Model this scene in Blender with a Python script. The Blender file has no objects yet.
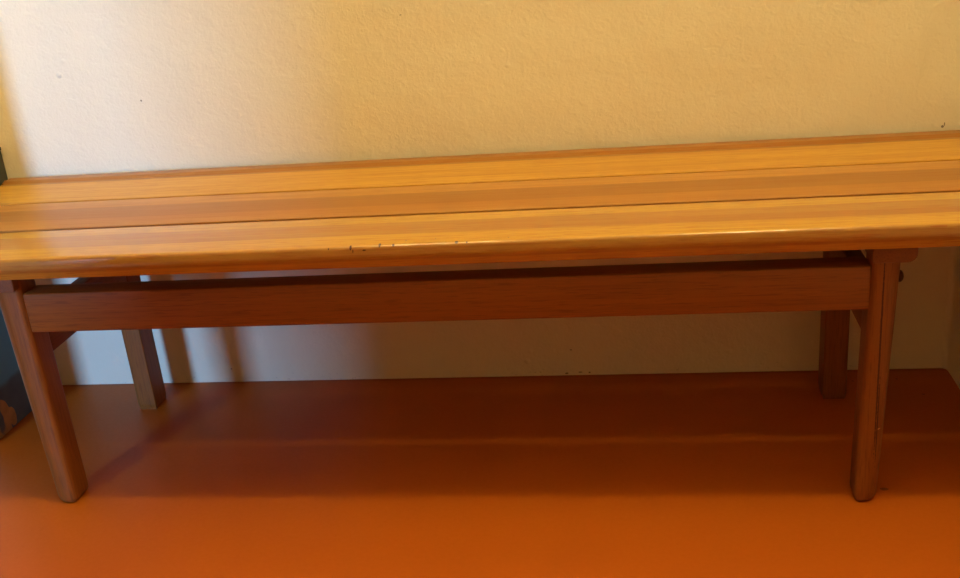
import bpy, bmesh, math, random
from mathutils import Matrix, Vector

random.seed(7)
SC = bpy.context.scene
COL = SC.collection

# ------------------------------------------------------------------ camera
cam_data = bpy.data.cameras.new('camera')
cam_data.sensor_width = 36
cam_data.lens = 1062.0 * 36 / 960
cam = bpy.data.objects.new('camera', cam_data)
COL.objects.link(cam)
D = Vector((-0.14997, 0.92206, -0.35681)).normalized()
Rv = Vector((0.98819, 0.12829, -0.08384)).normalized()
U = Rv.cross(D)
cam.matrix_world = Matrix(((Rv.x, U.x, -D.x, 1.1621), (Rv.y, U.y, -D.y, -1.7945),
                           (Rv.z, U.z, -D.z, 0.8730), (0, 0, 0, 1)))
cam_data.clip_start = 0.02
SC.camera = cam

# ------------------------------------------------------------------ light
world = bpy.data.worlds.new('world'); SC.world = world
world.use_nodes = True
bg = world.node_tree.nodes['Background']
bg.inputs['Color'].default_value = (1.0, 0.72, 0.42, 1)
bg.inputs['Strength'].default_value = 0.01


def lamp(name, kind, loc, energy, color, target=None, **kw):
    d = bpy.data.lights.new(name, kind)
    d.energy = energy; d.color = color
    for k, v in kw.items(): setattr(d, k, v)
    o = bpy.data.objects.new(name, d); COL.objects.link(o)
    o.location = loc
    if target is not None:
        o.rotation_euler = (Vector(target) - Vector(loc)).to_track_quat('-Z', 'Y').to_euler()
    return o


# warm bulb under the ceiling, a little in front of the bench
lamp('ceiling_bulb', 'POINT', (0.50, -0.76, 2.36), 25, (1.0, 0.92, 0.48), shadow_soft_size=0.04)
lamp('right_fill', 'POINT', (1.50, -0.76, 2.30), 29, (1.0, 0.92, 0.48), shadow_soft_size=0.06)  # fill light added to brighten the right half
# weak added fill light further out, meant for the streak under the bench
lamp('front_fill', 'POINT', (1.00, -1.62, 2.36), 1.2, (1.0, 0.74, 0.34), shadow_soft_size=0.05)
# daylight through the narrow gap at the room's far end
lamp('daylight_gap', 'AREA', (-0.58, -3.05, 0.95), 94.0, (0.26, 0.54, 1.0), (0.30, 0, 0.22),
     shape='RECTANGLE', size=0.42, size_y=1.1)

SC.view_settings.view_transform = 'Standard'
SC.view_settings.look = 'None'
SC.view_settings.exposure = 0.0
SC.view_settings.gamma = 1.0
SC.view_settings.use_curve_mapping = False


# ------------------------------------------------------------------ node helpers
def srgb(r, g, b):
    f = lambda c: (c / 255) / 12.92 if c / 255 <= 0.04045 else ((c / 255 + 0.055) / 1.055) ** 2.4
    return (f(r), f(g), f(b), 1)


class NT:
    def __init__(self, name):
        self.m = bpy.data.materials.new(name); self.m.use_nodes = True
        self.t = self.m.node_tree; self.n = self.t.nodes
        self.b = self.n['Principled BSDF']

    def node(self, kind, **kw):
        n = self.n.new(kind)
        for k, v in kw.items():
            if k in n.inputs.keys():
                n.inputs[k].default_value = v
            else:
                setattr(n, k, v)
        return n

    def link(self, a, b): self.t.links.new(a, b)

    def coords(self, scale=(1, 1, 1), loc=(0, 0, 0)):
        tc = self.node('ShaderNodeTexCoord'); mp = self.node('ShaderNodeMapping')
        mp.inputs['Scale'].default_value = scale; mp.inputs['Location'].default_value = loc
        self.link(tc.outputs['Object'], mp.inputs['Vector'])
        return mp.outputs['Vector']

    def noise(self, vec, scale, detail=3, rough=0.5, dist=0.0):
        n = self.node('ShaderNodeTexNoise')
        n.inputs['Scale'].default_value = scale; n.inputs['Detail'].default_value = detail
        n.inputs['Roughness'].default_value = rough; n.inputs['Distortion'].default_value = dist
        self.link(vec, n.inputs['Vector'])
        return n.outputs['Fac']

    def ramp(self, fac, stops, interp='LINEAR'):
        r = self.node('ShaderNodeValToRGB'); cr = r.color_ramp; cr.interpolation = interp
        while len(cr.elements) < len(stops): cr.elements.new(0.5)
        for e, (p, c) in zip(cr.elements, stops):
            e.position = p; e.color = c
        self.link(fac, r.inputs['Fac'])
        return r.outputs['Color']

    def mix(self, fac, a, b, mode='MIX'):
        m = self.node('ShaderNodeMix', data_type='RGBA', blend_type=mode)
        for s, v in ((0, fac), (6, a), (7, b)):
            if hasattr(v, 'default_value') or hasattr(v, 'is_linked'): self.link(v, m.inputs[s])
            else: m.inputs[s].default_value = v
        return m.outputs[2]

    def math(self, op, a, b=0.0, c=0.0):
        m = self.node('ShaderNodeMath', operation=op)
        for i, v in enumerate((a, b, c)):
            if hasattr(v, 'is_linked'): self.link(v, m.inputs[i])
            else: m.inputs[i].default_value = v
        return m.outputs[0]

    def bump(self, h, dist, strength=1.0, prev=None):
        b = self.node('ShaderNodeBump')
        b.inputs['Distance'].default_value = dist; b.inputs['Strength'].default_value = strength
        self.link(h, b.inputs['Height'])
        if prev: self.link(prev, b.inputs['Normal'])
        return b.outputs['Normal']

    def spots(self, pts, vec=None):
        """1 inside any of a few small marks: (x, y, z, rx, ry, rz) in object coordinates"""
        tc = self.node('ShaderNodeTexCoord').outputs['Object']
        nz = self.node('ShaderNodeTexNoise', Scale=260.0)
        self.link(tc, nz.inputs['Vector'])
        out = None
        for x, y, z, rx, ry, rz in pts:
            mp = self.node('ShaderNodeMapping')
            mp.inputs['Location'].default_value = (-x / rx, -y / ry, -z / rz)
            mp.inputs['Scale'].default_value = (1 / rx, 1 / ry, 1 / rz)
            self.link(tc, mp.inputs['Vector'])
            ln = self.node('ShaderNodeVectorMath', operation='LENGTH')
            self.link(mp.outputs['Vector'], ln.inputs[0])
            v = self.math('ADD', ln.outputs['Value'], nz.outputs['Fac'])
            v = self.math('LESS_THAN', v, 1.5)
            out = v if out is None else self.math('MAXIMUM', out, v)
        return out


# ------------------------------------------------------------------ materials
def wood_material(name, base, dark, rough=0.38, stripes=None, scratches=None, rot=None, cracks=None, spec=0.4):
    """pine with long grain along local x (or z if rot == 'z'); stripes = laminations and painted edge shade over local y"""
    k = NT(name)
    sc = {None: (1.0, 26.0, 26.0), 'z': (26.0, 26.0, 1.0), 'y': (26.0, 1.0, 26.0)}[rot]
    loc = (random.uniform(0, 9), random.uniform(0, 9), random.uniform(0, 9))
    v = k.coords(sc, loc)
    g1 = k.noise(v, 1.1, 4, 0.55, 0.6)
    sc2 = tuple(s * (4.5 if s > 2 else 2.6) for s in sc)
    g2 = k.noise(k.coords(sc2, loc), 2.0, 5, 0.7)
    fleck = k.noise(k.coords(tuple(s * (11 if s > 2 else 16) for s in sc), loc), 1.6, 2, 0.5)
    col = base
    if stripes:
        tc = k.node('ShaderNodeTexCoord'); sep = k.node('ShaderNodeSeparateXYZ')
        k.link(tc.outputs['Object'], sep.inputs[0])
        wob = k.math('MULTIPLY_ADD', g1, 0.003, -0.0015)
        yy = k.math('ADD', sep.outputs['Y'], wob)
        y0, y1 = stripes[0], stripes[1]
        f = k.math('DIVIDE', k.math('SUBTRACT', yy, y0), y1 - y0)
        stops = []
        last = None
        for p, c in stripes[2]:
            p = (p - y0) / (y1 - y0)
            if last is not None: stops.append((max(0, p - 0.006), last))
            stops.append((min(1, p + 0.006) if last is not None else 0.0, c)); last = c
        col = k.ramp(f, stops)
    m1 = k.ramp(g1, [(0.45, (0, 0, 0, 1)), (0.70, (1, 1, 1, 1))])
    c1 = k.mix(k.math('MULTIPLY', m1, 0.28), col, dark)
    m2 = k.ramp(g2, [(0.46, (0, 0, 0, 1)), (0.66, (1, 1, 1, 1))])
    c2 = k.mix(k.math('MULTIPLY', m2, 0.35), c1, dark)
    m3 = k.ramp(fleck, [(0.57, (0, 0, 0, 1)), (0.65, (1, 1, 1, 1))])
    c3 = k.mix(k.math('MULTIPLY', m3, 0.42), c2, dark)
    if scratches:
        c3 = k.mix(k.spots(scratches[0]), c3, scratches[1])
    if cracks:
        c3 = k.mix(k.spots(cracks[0]), c3, cracks[1])
    k.link(c3, k.b.inputs['Base Color'])
    r = k.math('MULTIPLY_ADD', g2, 0.25, rough - 0.12)
    k.link(r, k.b.inputs['Roughness'])
    k.link(k.bump(g2, 0.0004, 0.5), k.b.inputs['Normal'])
    k.b.inputs['Specular IOR Level'].default_value = spec
    return k.m


LIGHT = srgb(196, 144, 50)
MID = srgb(172, 120, 50)
DARKL = srgb(164, 108, 40)
GRAIN = srgb(150, 78, 30)
GRAIN2 = srgb(96, 42, 16)
FRAME = srgb(138, 79, 30)

OY = 0.25      # the bench's own origin lies at world y = -0.25


def wall_material():
    k = NT('plaster_paint')
    v = k.coords()
    fine = k.noise(v, 200, 3, 0.55)
    mid = k.noise(v, 62, 4, 0.6, 0.3)
    big = k.noise(v, 7, 2, 0.5)
    vo = k.node('ShaderNodeTexVoronoi', Scale=26.0)
    k.link(v, vo.inputs['Vector'])
    pim = k.ramp(vo.outputs['Distance'], [(0.05, (1, 1, 1, 1)), (0.17, (0, 0, 0, 1))])
    sparse = k.ramp(k.noise(v, 9, 2), [(0.60, (0, 0, 0, 1)), (0.68, (1, 1, 1, 1))])
    pim = k.math('MULTIPLY', pim, sparse)
    n = k.bump(big, 0.010, 0.6)
    n = k.bump(mid, 0.0022, 0.75, n)
    n = k.bump(pim, 0.0022, 0.9, n)
    n = k.bump(fine, 0.0010, 0.8, n)
    k.link(n, k.b.inputs['Normal'])
    base = k.mix(k.math('MULTIPLY', big, 0.35), srgb(238, 226, 204), srgb(230, 214, 186))
    # dirt: speckled scuffs close to the floor
    tc = k.node('ShaderNodeTexCoord'); sep = k.node('ShaderNodeSeparateXYZ')
    k.link(tc.outputs['Object'], sep.inputs[0])
    low = k.ramp(sep.outputs['Z'], [(0.0, (1, 1, 1, 1)), (0.03, (0, 0, 0, 1))])
    d = k.ramp(k.noise(k.coords((1, 1, 2.2)), 95, 4, 0.7), [(0.60, (0, 0, 0, 1)), (0.68, (1, 1, 1, 1))])
    d2 = k.ramp(k.noise(v, 6, 1), [(0.42, (0, 0, 0, 1)), (0.6, (1, 1, 1, 1))])
    dm = k.math('MULTIPLY', k.math('MULTIPLY', d, low), d2)
    c = k.mix(k.math('MULTIPLY', dm, 0.7), base, srgb(96, 66, 44))
    pts = [(0.777, 0, 0.676, .002, .05, .0008), (1.657, 0, 0.4375, .0022, .05, .0022),
           (1.660, 0, 0.4415, .0009, .05, .003), (0.29, 0, 0.560, .0016, .05, .0016),
           (1.03, 0, 0.052, .0022, .05, .0009), (0.366, 0, 0.028, .0015, .05, .0012), (1.045, 0, 0.006, .004, .05, .0010), (1.02, 0, 0.004, .003, .05, .0016), (1.062, 0, 0.005, .002, .05, .0014)]
    c = k.mix(k.math('MULTIPLY', k.spots(pts), 0.75), c, srgb(84, 50, 26))
    k.link(c, k.b.inputs['Base Color'])
    k.b.inputs['Roughness'].default_value = 0.8
    k.b.inputs['Specular IOR Level'].default_value = 0.2
    return k.m


def floor_material():
    k = NT('ochre_linoleum')
    v = k.coords()
    a = k.noise(v, 3.2, 3, 0.55)
    b = k.noise(v, 150, 3, 0.6)
    c = k.mix(a, srgb(190, 92, 4), srgb(180, 85, 3))
    c = k.mix(k.math('MULTIPLY', b, 0.35), c, srgb(162, 73, 6))
    # grime along the wall and a few dark crumbs
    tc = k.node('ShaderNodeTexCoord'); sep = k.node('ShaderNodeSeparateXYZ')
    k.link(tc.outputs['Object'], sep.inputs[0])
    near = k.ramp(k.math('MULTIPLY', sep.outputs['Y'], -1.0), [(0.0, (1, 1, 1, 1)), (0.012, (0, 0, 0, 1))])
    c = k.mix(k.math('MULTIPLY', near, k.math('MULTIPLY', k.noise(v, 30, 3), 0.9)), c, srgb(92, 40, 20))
    pts = [(1.562, -.052, 0, .004, .004, .05), (1.573, -.075, 0, .006, .0035, .05), (1.525, -.045, 0, .002, .002, .05),
           (1.600, -.04, 0, .002, .002, .05), (1.63, -.10, 0, .003, .002, .05), (1.503, -.398, 0, .006, .004, .05)]
    c = k.mix(k.math('MULTIPLY', k.spots(pts), 0.6), c, srgb(60, 24, 12))
    k.link(c, k.b.inputs['Base Color'])
    k.link(k.math('MULTIPLY_ADD', b, 0.15, 0.42), k.b.inputs['Roughness'])
    k.b.inputs['Specular IOR Level'].default_value = 0.35
    k.link(k.bump(b, 0.0003, 0.4), k.b.inputs['Normal'])
    return k.m


def plain(name, c, rough=0.7, metal=0.0):
    k = NT(name)
    n = k.noise(k.coords(), 60, 3)
    k.link(k.mix(k.math('MULTIPLY', n, 0.25), c, (c[0] * .7, c[1] * .7, c[2] * .7, 1)), k.b.inputs['Base Color'])
    k.b.inputs['Roughness'].default_value = rough
    k.b.inputs['Metallic'].default_value = metal
    return k.m


# ------------------------------------------------------------------ mesh helpers
def link(name, bm, mats, parent=None, angle=35, world=True):
    me = bpy.data.meshes.new(name)
    bmesh.ops.recalc_face_normals(bm, faces=bm.faces[:])
    if parent is not None and world:
        bmesh.ops.translate(bm, verts=bm.verts[:], vec=-parent.matrix_world.translation if parent.parent is None else (0, 0, 0))
    bm.to_mesh(me); bm.free()
    for p in me.polygons: p.use_smooth = True
    me.set_sharp_from_angle(angle=math.radians(angle))
    for m in (mats if isinstance(mats, (list, tuple)) else [mats]): me.materials.append(m)
    o = bpy.data.objects.new(name, me); COL.objects.link(o)
    if parent is not None: o.parent = parent
    return o


def add_box(bm, x0, x1, y0, y1, z0, z1, bev=0.0, seg=3):
    r = bmesh.ops.create_cube(bm, size=1)
    vs = r['verts']
    for v in vs:
        v.co = Vector((x0 + (v.co.x + .5) * (x1 - x0), y0 + (v.co.y + .5) * (y1 - y0), z0 + (v.co.z + .5) * (z1 - z0)))
    if bev:
        es = {e for v in vs for e in v.link_edges}
        bmesh.ops.bevel(bm, geom=list(es), offset=bev, segments=seg, affect='EDGES', profile=0.5)


def round_poly(pts, n=6):
    """pts: (u, v, radius) counter-clockwise; returns the outline with rounded corners"""
    out = []
    N = len(pts)
    for i in range(N):
        p = Vector(pts[i][:2]); a = Vector(pts[i - 1][:2]); b = Vector(pts[(i + 1) % N][:2]); r = pts[i][2]
        if r <= 0: out.append(p); continue
        da = (a - p).normalized(); db = (b - p).normalized()
        ang = da.angle(db); t = r / math.tan(ang / 2)
        s = p + da * t; e = p + db * t
        c = p + (da + db).normalized() * (r / math.sin(ang / 2))
        a0 = math.atan2(*(s - c).yx); a1 = math.atan2(*(e - c).yx)
        d = (a1 - a0 + math.pi) % (2 * math.pi) - math.pi
        for j in range(n + 1):
            q = a0 + d * j / n
            out.append(c + Vector((math.cos(q), math.sin(q))) * r)
    return out


def loft(bm, rings):
    """rings: lists of equally many 3-D points; closed at both ends"""
    vr = [[bm.verts.new(p) for p in r] for r in rings]
    n = len(rings[0])
    for a, b in zip(vr, vr[1:]):
        for i in range(n):
            bm.faces.new((a[i], a[(i + 1) % n], b[(i + 1) % n], b[i]))
    bm.faces.new(vr[0][::-1]); bm.faces.new(vr[-1])


def inset(poly, d):
    c = sum(poly, Vector((0, 0))) / len(poly)
    N = len(poly); out = []
    for i in range(N):
        t = (poly[(i + 1) % N] - poly[i - 1]).normalized()
        nrm = Vector((t.y, -t.x))
        if nrm.dot(poly[i] - c) < 0: nrm = -nrm
        out.append(poly[i] - nrm * d)
    return out


def slat(x0, x1, prof, eb=0.004):
    """profile in (y, z) run along x, its two ends softly rounded"""
    bm = bmesh.new()
    base = round_poly(prof)
    rings = []
    for k in range(5):
        q = math.pi / 2 * k / 4
        rings.append([(x0 + eb * (1 - math.sin(q)), p.x, p.y) for p in inset(base, eb * (1 - math.cos(math.pi / 2 - q)))])
    NS = 40
    for i in range(1, NS):
        x = x0 + (x1 - x0) * i / NS
        rings.append([(x, p.x, p.y) for p in base])
    for k in range(4, -1, -1):
        q = math.pi / 2 * k / 4
        rings.append([(x1 - eb * (1 - math.sin(q)), p.x, p.y) for p in inset(base, eb * (1 - math.cos(math.pi / 2 - q)))])
    loft(bm, rings)
    return bm


def tag(o, label=None, cat=None, group=None, kind=None):
    if label: o['label'] = label
    if cat: o['category'] = cat
    if group: o['group'] = group
    if kind: o['kind'] = kind
    return o


def struct(name, bm, m):
    o = link(name, bm, m)
    o['kind'] = 'structure'
    return o


# ------------------------------------------------------------------ the room
WALL = wall_material()
XR = 1.693
bm = bmesh.new()
add_box(bm, -1.2, XR + 1.2, -3.3, 0.12, -0.06, 0.0)
struct('floor', bm, floor_material())

bm = bmesh.new()
add_box(bm, -1.2, XR + 0.12, 0.0, 0.12, 0.0, 2.5)
struct('wall_back', bm, WALL)

# plaster return at the bench's right end, its inner corner worn round
bm = bmesh.new()
pts = [Vector((XR + .12, 0.0)), Vector((XR + .12, -3.3)), Vector((XR, -3.3)), Vector((XR, -0.012)), Vector((XR - .0015, -.005)), Vector((XR - .005, -.0015)), Vector((XR - .010, 0.0))]
loft(bm, [[(p.x, p.y, z) for p in pts] for z in (0.0, 0.2, 0.42, 0.8, 2.5)])
struct('wall_right', bm, WALL)

# short plaster return at the left; the passage with the daylight opens just in front of it
bm = bmesh.new()
add_box(bm, -0.70, -0.004, -0.25, 0.0, 0.0, 2.5, 0.003)
struct('wall_left', bm, WALL)

DIM = plain('bounce_cut_brown', srgb(196, 166, 124), 0.8)  # made-up brown for unseen walls, to weaken the light they bounce
# unseen blocker, added left of the camera to fade the daylight rightwards
bm = bmesh.new()
add_box(bm, -0.06, 0.72, -1.60, -1.50, 0.0, 2.5)
struct('daylight_blocker', bm, DIM)

bm = bmesh.new()
add_box(bm, 0.0, XR, -2.32, -2.2, 0.0, 2.5)  # unseen front wall, its left end extended to stop stray daylight
struct('wall_front', bm, DIM)

bm = bmesh.new()
add_box(bm, -1.2, XR + 0.12, -3.3, 0.12, 2.5, 2.6)
struct('ceiling', bm, WALL)

# ------------------------------------------------------------------ the bench
root = bpy.data.objects.new('bench', None); COL.objects.link(root)
root.location = (0.85, -OY, 0)
root.empty_display_size = 0.1
tag(root, 'long low wooden slatted bench of orange pine standing against the plaster wall', 'bench')
bpy.context.view_layer.update()
X0, X1 = 0.012, 1.684
T = 0.430; B = 0.395; BT = 0.409      # BT: underside of the thin part of the slats


def Y(y): return y + OY


chips = [(x - .85, Y(y), z, a, b, c) for x, y, z, a, b, c in
         [(0.776, -.473, .427, .0018, .004, .006), (0.779, -.476, .423, .001, .003, .003), (0.816, -.471, .429, .0020, .006, .004),
          (0.835, -.473, .429, .0024, .003, .003), (0.795, -.476, .424, .0035, .003, .0012), (0.921, -.472, .429, .0026, .004, .0025),
          (0.935, -.474, .429, .0018, .003, .002), (0.745, -.474, .427, .0012, .003, .002), (0.850, -.46, .43, .0012, .0015, .003),
          (0.890, -.455, .43, .0010, .0012, .003), (0.80, -.36, .43, .0016, .0008, .003), (0.99, -.463, .43, .0012, .001, .003)]]
nick = [(1.005 - .85, Y(-.024), .430, .004, .002, .004)]
knot = [(1.530 - .85, Y(-.474), .4265, .010, .008, .0012)]

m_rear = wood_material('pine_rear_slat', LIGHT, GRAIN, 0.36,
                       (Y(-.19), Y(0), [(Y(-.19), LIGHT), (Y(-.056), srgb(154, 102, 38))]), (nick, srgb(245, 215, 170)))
m_mid = wood_material('pine_middle_slat', LIGHT, GRAIN, 0.36,
                      (Y(-.34), Y(-.17), [(Y(-.34), srgb(168, 114, 46)), (Y(-.287), srgb(152, 100, 36)), (Y(-.226), srgb(184, 130, 54))]))
m_front = wood_material('pine_front_slat', LIGHT, GRAIN, 0.155,
                        (Y(-.50), Y(-.33), [(Y(-.50), MID), (Y(-.4735), LIGHT), (Y(-.430), MID), (Y(-.376), LIGHT)]),  # first stop darkens the front face as painted shade; the rest are laminations
                        ([tuple(c[:3]) + tuple(v * .8 for v in c[3:]) for c in chips], srgb(84, 44, 18)), spec=0.62, cracks=(knot, srgb(166, 96, 40)))

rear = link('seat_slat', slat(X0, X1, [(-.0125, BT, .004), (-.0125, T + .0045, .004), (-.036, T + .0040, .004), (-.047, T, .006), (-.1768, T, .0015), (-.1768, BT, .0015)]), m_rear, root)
mid = link('seat_slat', slat(X0, X1, [(-.1846, BT, .0015), (-.1846, T, .0015), (-.3338, T, .0015), (-.3338, BT, .0015)]), m_mid, root)
front = link('seat_slat', slat(X0, X1, [(-.343, BT, .0015), (-.343, T, .0015), (-.4750, T, .0065), (-.4770, .413, .012), (-.465, B, .004), (-.449, B, .002), (-.447, BT, 0)]), m_front, root)
front['label'] = 'front slat with rounded worn edge'

m_leg = wood_material('pine_leg', FRAME, GRAIN2, 0.42, rot='z')
m_leg_r = wood_material('pine_leg_split', FRAME, GRAIN2, 0.42, rot='z',
                        scratches=([(1.483 - .85, Y(-.437), .118, .0035, .01, .0012)], srgb(226, 170, 110)),
                        cracks=([(1.4775 - .85, Y(-.4345), .24, .0012, .02, .17), (1.4800 - .85, Y(-.431), .13, .0009, .02, .07)], srgb(70, 26, 12)))
m_rail = wood_material('pine_rail', srgb(142, 80, 28), GRAIN2, 0.40)
m_side = wood_material('pine_side_rail', srgb(130, 72, 28), GRAIN2, 0.45, rot='y')
m_bolt = plain('dark_bolt', srgb(70, 40, 26), 0.4, 0.5)


def make_leg(top, foot, ya, yb, outer, mat):
    """top, foot: (x0, x1) of the leg there; outer = -1: rounded on the low-x side, +1: on the high-x side"""
    R = 0.024 if ya < -.3 else 0.006
    r = 0.0095 if ya < -.3 else 0.002
    rl, rr = (R, r) if outer < 0 else (r, R)
    bm = bmesh.new(); rings = []

    def outline(z):
        f = z / B
        xa = foot[0] + (top[0] - foot[0]) * f; xb = foot[1] + (top[1] - foot[1]) * f
        return round_poly([(xa, ya, rl), (xb, ya, rr), (xb, yb, rr), (xa, yb, rl)], 7)
    ft = 0.012
    for k in range(6):
        q = math.pi / 2 * k / 5
        z = ft * (1 - math.cos(q)); d = .6 * ft * (1 - math.sin(q))
        rings.append([(p.x, p.y, z) for p in inset(outline(z), min(max(d, .0001), r * .95))])
    for i in range(1, 15):
        z = ft + (B - ft) * i / 14
        rings.append([(p.x, p.y, z) for p in outline(z)])
    loft(bm, rings)
    return link('leg', bm, mat, root)


def make_bolt(x, y, z, sgn, parent):
    bm = bmesh.new()
    r = bmesh.ops.create_uvsphere(bm, u_segments=20, v_segments=10, radius=1.0)
    for v in bm.verts:
        v.co = Vector((x - .85 + v.co.x * .0055 , y + OY + v.co.y * .0085, z + v.co.z * .0085))
    o = link('bolt', bm, m_bolt, parent, world=False)
    return o


leg_specs = [((.203, .2535), (.220, .259), -.436, -.385, -1, m_leg), ((.2135, .2505), (.218, .255), -.113, -.064, -1, m_leg),
             ((1.4625, 1.504), (1.454, 1.488), -.436, -.389, 1, m_leg_r), ((1.464, 1.504), (1.462, 1.502), -.114, -.067, 1, m_leg)]
for tp, ft, ya, yb, s, mt in leg_specs:
    lg = make_leg(tp, ft, ya, yb, s, mt)
    xo = (tp[0] if s < 0 else tp[1]) * .86 + (ft[0] if s < 0 else ft[1]) * .14
    make_bolt(xo + s * 0.0005, (ya + yb) / 2, 0.338, s, lg)

# long front rail flush between the legs
bm = bmesh.new()
add_box(bm, 0.2530, 1.4625, -.431, -.390, .2975, .3600, .003)
o = link('front_rail', bm, m_rail, root)

for xa, xb in ((0.224, 0.251), (1.4635, 1.492)):
    bm = bmesh.new()
    add_box(bm, xa, xb, -.386, -.112, .245, .309, .003)
    link('side_rail', bm, m_side, root)

for xa, xb, s in ((0.194, 0.252, -1), (1.4600, 1.516, 1)):
    bm = bmesh.new()
    lo, ro = (.012, .003) if s < 0 else (.003, .012)
    pr = round_poly([(xa, .3685, lo), (xb, .3685, ro), (xb, BT, .001), (xa, BT, .001)], 6)
    rings = []
    for y, d in ((-.4450, .0009), (-.4441, .0), (-.25, 0), (-.05, 0), (-.049, .0009)):
        rings.append([(p.x, y, p.y) for p in (inset(pr, d) if d else pr)])
    loft(bm, rings)
    link('batten', bm, m_side, root)

# ------------------------------------------------------------------ painted panel leaning at the left side
panel = bpy.data.objects.new('painted_panel', None); COL.objects.link(panel)
panel.location = (-0.0035, -0.3, 0); panel.empty_display_size = 0.1
tag(panel, 'dark slate blue painted panel with ochre marks standing by the bench end', 'panel')
bpy.context.view_layer.update()
k = NT('slate_painting')
v = k.coords()
sep = k.node('ShaderNodeSeparateXYZ'); k.link(v, sep.inputs[0])
up = k.mix(k.noise(v, 9, 3), srgb(104, 148, 168), srgb(84, 122, 144))
lo = k.mix(k.noise(v, 22, 4), srgb(96, 100, 106), srgb(62, 62, 66))
zz = k.math('ADD', sep.outputs['Z'], k.math('MULTIPLY', k.noise(v, 12, 2), 0.02))
cc = k.mix(k.ramp(zz, [(0.096, (0, 0, 0, 1)), (0.106, (1, 1, 1, 1))]), lo, up)
cc = k.mix(k.ramp(zz, [(0.34, (0, 0, 0, 1)), (0.38, (1, 1, 1, 1))]), cc, srgb(56, 56, 44))
oc = k.ramp(k.noise(k.coords((1, 1.3, .7), (3.1, .4, 1.7)), 15, 3, .5, .5), [(0.60, (0, 0, 0, 1)), (0.63, (1, 1, 1, 1))])
oc = k.math('MULTIPLY', oc, k.math('LESS_THAN', zz, 0.09))
tco = k.node('ShaderNodeTexCoord').outputs['Object']


def blob(y, z, ry, rz, rot):
    mp = k.node('ShaderNodeMapping', vector_type='TEXTURE')
    mp.inputs['Location'].default_value = (0, y, z); mp.inputs['Rotation'].default_value = (rot, 0, 0)
    mp.inputs['Scale'].default_value = (1, ry, rz)
    k.link(tco, mp.inputs['Vector'])
    ln = k.node('ShaderNodeVectorMath', operation='LENGTH'); k.link(mp.outputs['Vector'], ln.inputs[0])
    s = k.math('ADD', ln.outputs['Value'], k.math('MULTIPLY', k.noise(v, 60, 2), 0.5))
    return k.math('LESS_THAN', s, 1.25)


b1 = k.math('MAXIMUM', blob(.112, .040, .012, .032, .35), blob(.128, .022, .010, .020, .1))
cc = k.mix(k.math('MAXIMUM', b1, oc), cc, k.mix(k.noise(v, 50, 3), srgb(196, 140, 78), srgb(140, 92, 50)))
k.link(cc, k.b.inputs['Base Color']); k.b.inputs['Roughness'].default_value = 0.7
PAINT = k.m
bm = bmesh.new()
add_box(bm, -0.0035, 0.0005, -0.246, -0.004, 0.001, 0.485, 0.001, 2)
link('painted_board', bm, PAINT, panel)
bm = bmesh.new()
add_box(bm, -0.004, 0.001, -0.248, -0.0025, 0.485, 0.492, 0.001, 2)
link('top_edging', bm, plain('dark_edging', srgb(50, 46, 42)), panel)
